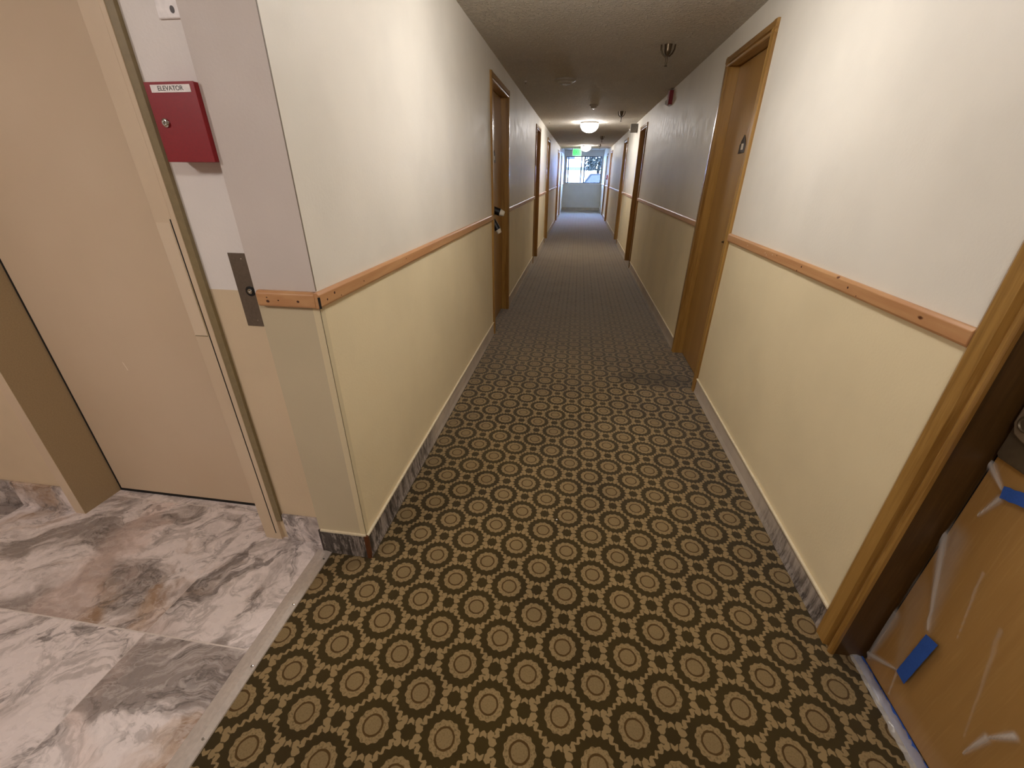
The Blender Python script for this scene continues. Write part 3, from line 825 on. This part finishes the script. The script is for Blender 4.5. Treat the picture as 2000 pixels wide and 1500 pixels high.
sprinkler('brass sprinkler head nearest the camera on the ceiling', .60, 4.18)
sprinkler('brass sprinkler head just in front of the larger dome lamp', .57, 7.95)
sprinkler('brass sprinkler head between the two far dome lamps', .48, 12.6)
sprinkler('brass sprinkler head near the smaller dome lamp', .55, 15.7)
def detector(label, x, y, r, h):
    o = thing('smoke_detector', label, 'smoke detector', (x, y, ZC), group='ceiling detectors')
    bm = new(); lathe(bm, [(0, 0), (r, 0), (r, -h*.3), (r*.92, -h*.45), (r*.70, -h*.5), (r*.64, -h*.9), (r*.5, -h), (0, -h)], (0, 0, 0), (0, 0, 1), 36); obj('housing', bm, m_det, o, smooth=True)
    bm = new(); lathe(bm, [(0, -h), (r*.22, -h), (r*.20, -h*1.18), (0, -h*1.2)], (0, 0, 0), (0, 0, 1), 20); obj('sensor_cap', bm, m_lens, o, smooth=True)
detector('flat round smoke detector on the ceiling left of centre', -.235, 5.42, .115, .040)
detector('small round smoke detector in front of the dome lamp', .115, 7.22, .062, .045)
def hook(label, x, y):
    o = thing('ceiling_stud', label, 'ceiling stud', (x, y, ZC), group='small bright ceiling studs')
    bm = new(); lathe(bm, [(0, 0), (.016, 0), (.015, -.004), (.006, -.007), (.006, -.014), (0, -.015)], (0, 0, 0), (0, 0, 1), 14); obj('stud_base', bm, m_whiteplastic, o, smooth=True)
    bm = new(); lathe(bm, [(0, -.012), (.010, -.014), (.012, -.020), (.008, -.027), (0, -.029)], (0, 0, 0), (0, 0, 1), 14); obj('stud_tip', bm, m_chrome, o, smooth=True)
hook('small shiny stud on the ceiling by the left wall, nearer one', -.66, 5.45)
hook('small shiny stud on the ceiling by the left wall, farther one', -.66, 9.30)

# exit sign
es = thing('exit_sign', 'green lit EXIT sign hanging near the far window', 'exit sign', (-.185, 17.2, ZC))
bm = new(); bx(bm, -.155, .155, -.03, .03, -.275, -.055); obj('sign_box', bm, m_exitrim, es, .004)
bm = new(); bx(bm, -.145, .145, -.034, -.030, -.265, -.065); pn = obj('sign_panel', bm, m_exitpanel, es)
text_mesh('EXIT', .140, m_exittext, es, (0, -.036, -.167), (math.pi/2, 0, 0), 'lettering', .001)
for xx in (-.09, .09):
    bm = new(); tube(bm, [(xx, 0, 0), (xx, 0, -.057)], .006, 8); obj('hanger', bm, m_steel, es)
# strobe
st = thing('fire_strobe', 'dark red fire alarm strobe high on the right wall', 'fire alarm', (XR, 6.10, 2.31))
bm = new(); bx(bm, -.045, 0, -.055, .055, -.055, .085); obj('housing', bm, m_red, st, .004)
bm = new(); prism(bm, [(-.045, -.055), (-.066, -.045), (-.066, -.010), (-.045, 0)], 'y', -.04, .04); obj('lens', bm, m_lens, st)
bm = new(); bx(bm, -.03, -.005, -.04, .04, -.064, -.055); obj('lens', bm, m_lens, st)
# sounder box
hb = thing('alarm_sounder', 'grey sounder box jutting from the right wall above the third door', 'alarm sounder', (XR, 9.42, 2.30))
bm = new(); bx(bm, -.135, 0, -.06, .06, -.065, .075); obj('housing', bm, m_greyplastic, hb, .006)
bm = new(); lathe(bm, [(.042, 0), (.040, .006), (.030, .008), (.026, .003), (.012, .002), (.010, .006), (0, .007)], (-.068, -.06, .005), (0, -1, 0), 24); obj('speaker_ring', bm, m_greyplastic, hb, smooth=True)
bm = new(); lathe(bm, [(.016, 0), (.015, .01), (0, .018)], (-.135, 0, -.02), (-1, 0, -.2), 16); obj('lens', bm, m_lens, hb, smooth=True)
# pull station
ps = thing('fire_pull_station', 'small red fire alarm call point on the far right wall', 'fire alarm', (XR, 17.75, 1.45))
bm = new(); bx(bm, -.04, 0, -.06, .06, -.08, .08); obj('housing', bm, m_red, ps, .004)
bm = new(); bx(bm, -.052, -.04, -.04, .04, -.01, .015); obj('pull_bar', bm, m_whiteplastic, ps)
# outlet plate
op = thing('outlet_plate', 'cream outlet plate low on the right wall past the third door', 'outlet', (XR, 10.05, .40))
bm = new(); bx(bm, -.005, 0, -.035, .035, -.057, .057); obj('plate', bm, m_cap, op, .002)
for zz in (-.02, .02):
    bm = new(); bx(bm, -.0065, -.005, -.016, .016, zz-.013, zz+.013); obj('socket', bm, m_whiteplastic, op, .001)
# paper fleck
bm = new(); prism(bm, [(-.004, -.002), (.002, -.004), (.004, .001), (-.001, .004)], 'z', .001, .0025)
o = tag(obj('paper_fleck', bm, m_whiteplastic), 'tiny white fleck lying in the middle of the carpet', 'litter'); o.location = (.004, 1.533, 0)

# ------------------------------------------------------------------ outside the far window
m_ground = plain('outdoor_paving', srgb(150, 150, 146), .9, scale=3)
m_bld = plain('pale_render', srgb(214, 206, 192), .8, scale=2)
m_bld2 = plain('darker_fascia', srgb(60, 58, 54), .9, spec=0.0)
m_bwin = plain('outdoor_window', srgb(44, 42, 40), .9, spec=0.0)
m_leafy = plain('tree_foliage', srgb(30, 31, 27), .9, spec=0.0, scale=8)
m_bark = plain('tree_bark', srgb(24, 22, 20), .9, spec=0.0)
m_car = plain('blue_car_paint', srgb(28, 28, 28), .9, spec=0.0)
m_tyre = plain('tyre_rubber', srgb(24, 24, 26), .8)
tag(box('outdoor_ground', m_ground, (-30, 30, YE+.2, 70, -.25, -.05)), 'pale paving outside the far window', 'ground', kind='structure')
bd = thing('building', 'pale building seen through the left panes of the window', 'building', (-3, 34, -.05))
bm = new(); bx(bm, -6, 4.0, 0, 5, 0, 5.2); obj('wall', bm, m_bld, bd)
bm = new(); bx(bm, -6.1, 4.05, -.15, 0, 1.9, 2.1); obj('fascia', bm, m_bld2, bd)
for xx in (1.6,):
    bm = new(); bx(bm, xx, xx+.9, -.06, .02, 2.6, 3.2); obj('window', bm, m_bwin, bd)
for xx in (-3.5, .2):
    bm = new(); bx(bm, xx, xx+1.3, -.06, .02, .2, 1.5); obj('window', bm, m_bwin, bd)
tr = thing('tree', 'bluish dark tree seen through the right pane of the window', 'tree', (1.12, 30, -.05))
bm = new(); tube(bm, [(0, 0, 0), (.05, 0, .9), (-.05, .1, 1.8), (.1, 0, 2.6)], .10, 10); obj('trunk', bm, m_bark, tr, smooth=True)
bm = new(); rnd = random.Random(5)
for i in range(2600):
    a = rnd.uniform(0, 6.28); rr = 1.0*rnd.random()**.5; zz = rnd.uniform(-.9, 1.3); k = math.sqrt(max(.05, 1-(zz/1.5)**2))
    c = Vector((rr*k*math.cos(a), rr*k*math.sin(a), 2.75+zz)); n = Vector((rnd.uniform(-1, 1), rnd.uniform(-1, 1), rnd.uniform(-1, 1))).normalized()
    t1 = n.orthogonal().normalized()*.10; t2 = n.cross(t1).normalized()*.05
    bm.faces.new([bm.verts.new(c-t1), bm.verts.new(c+t2), bm.verts.new(c+t1), bm.verts.new(c-t2)])
obj('foliage', bm, m_leafy, tr)
cr = thing('car', 'blue parked car low in the right pane of the window', 'car', (1.1, 27.0, -.05)); cr.scale = (.8, 1.2, 1.22)
bm = new(); prism(bm, [(-1.9, .35), (-1.9, .75), (-1.2, .90), (-.7, 1.35), (.7, 1.38), (1.3, .92), (1.95, .80), (1.95, .35)], 'y', -.8, .8); obj('car_body', bm, m_car, cr, .04)
bm = new(); prism(bm, [(-1.05, .93), (-.63, 1.29), (.62, 1.31), (1.10, .95)], 'y', -.82, -.79); obj('side_window', bm, m_bwin, cr)
for xx in (-1.2, 1.2):
    for yy in (-.8, .62):
        bm = new(); lathe(bm, [(0, 0), (.32, 0), (.34, .04), (.34, .14), (.32, .18), (0, .18)], (xx, yy, .34), (0, 1, 0), 20); obj('wheel', bm, m_tyre, cr, smooth=True)
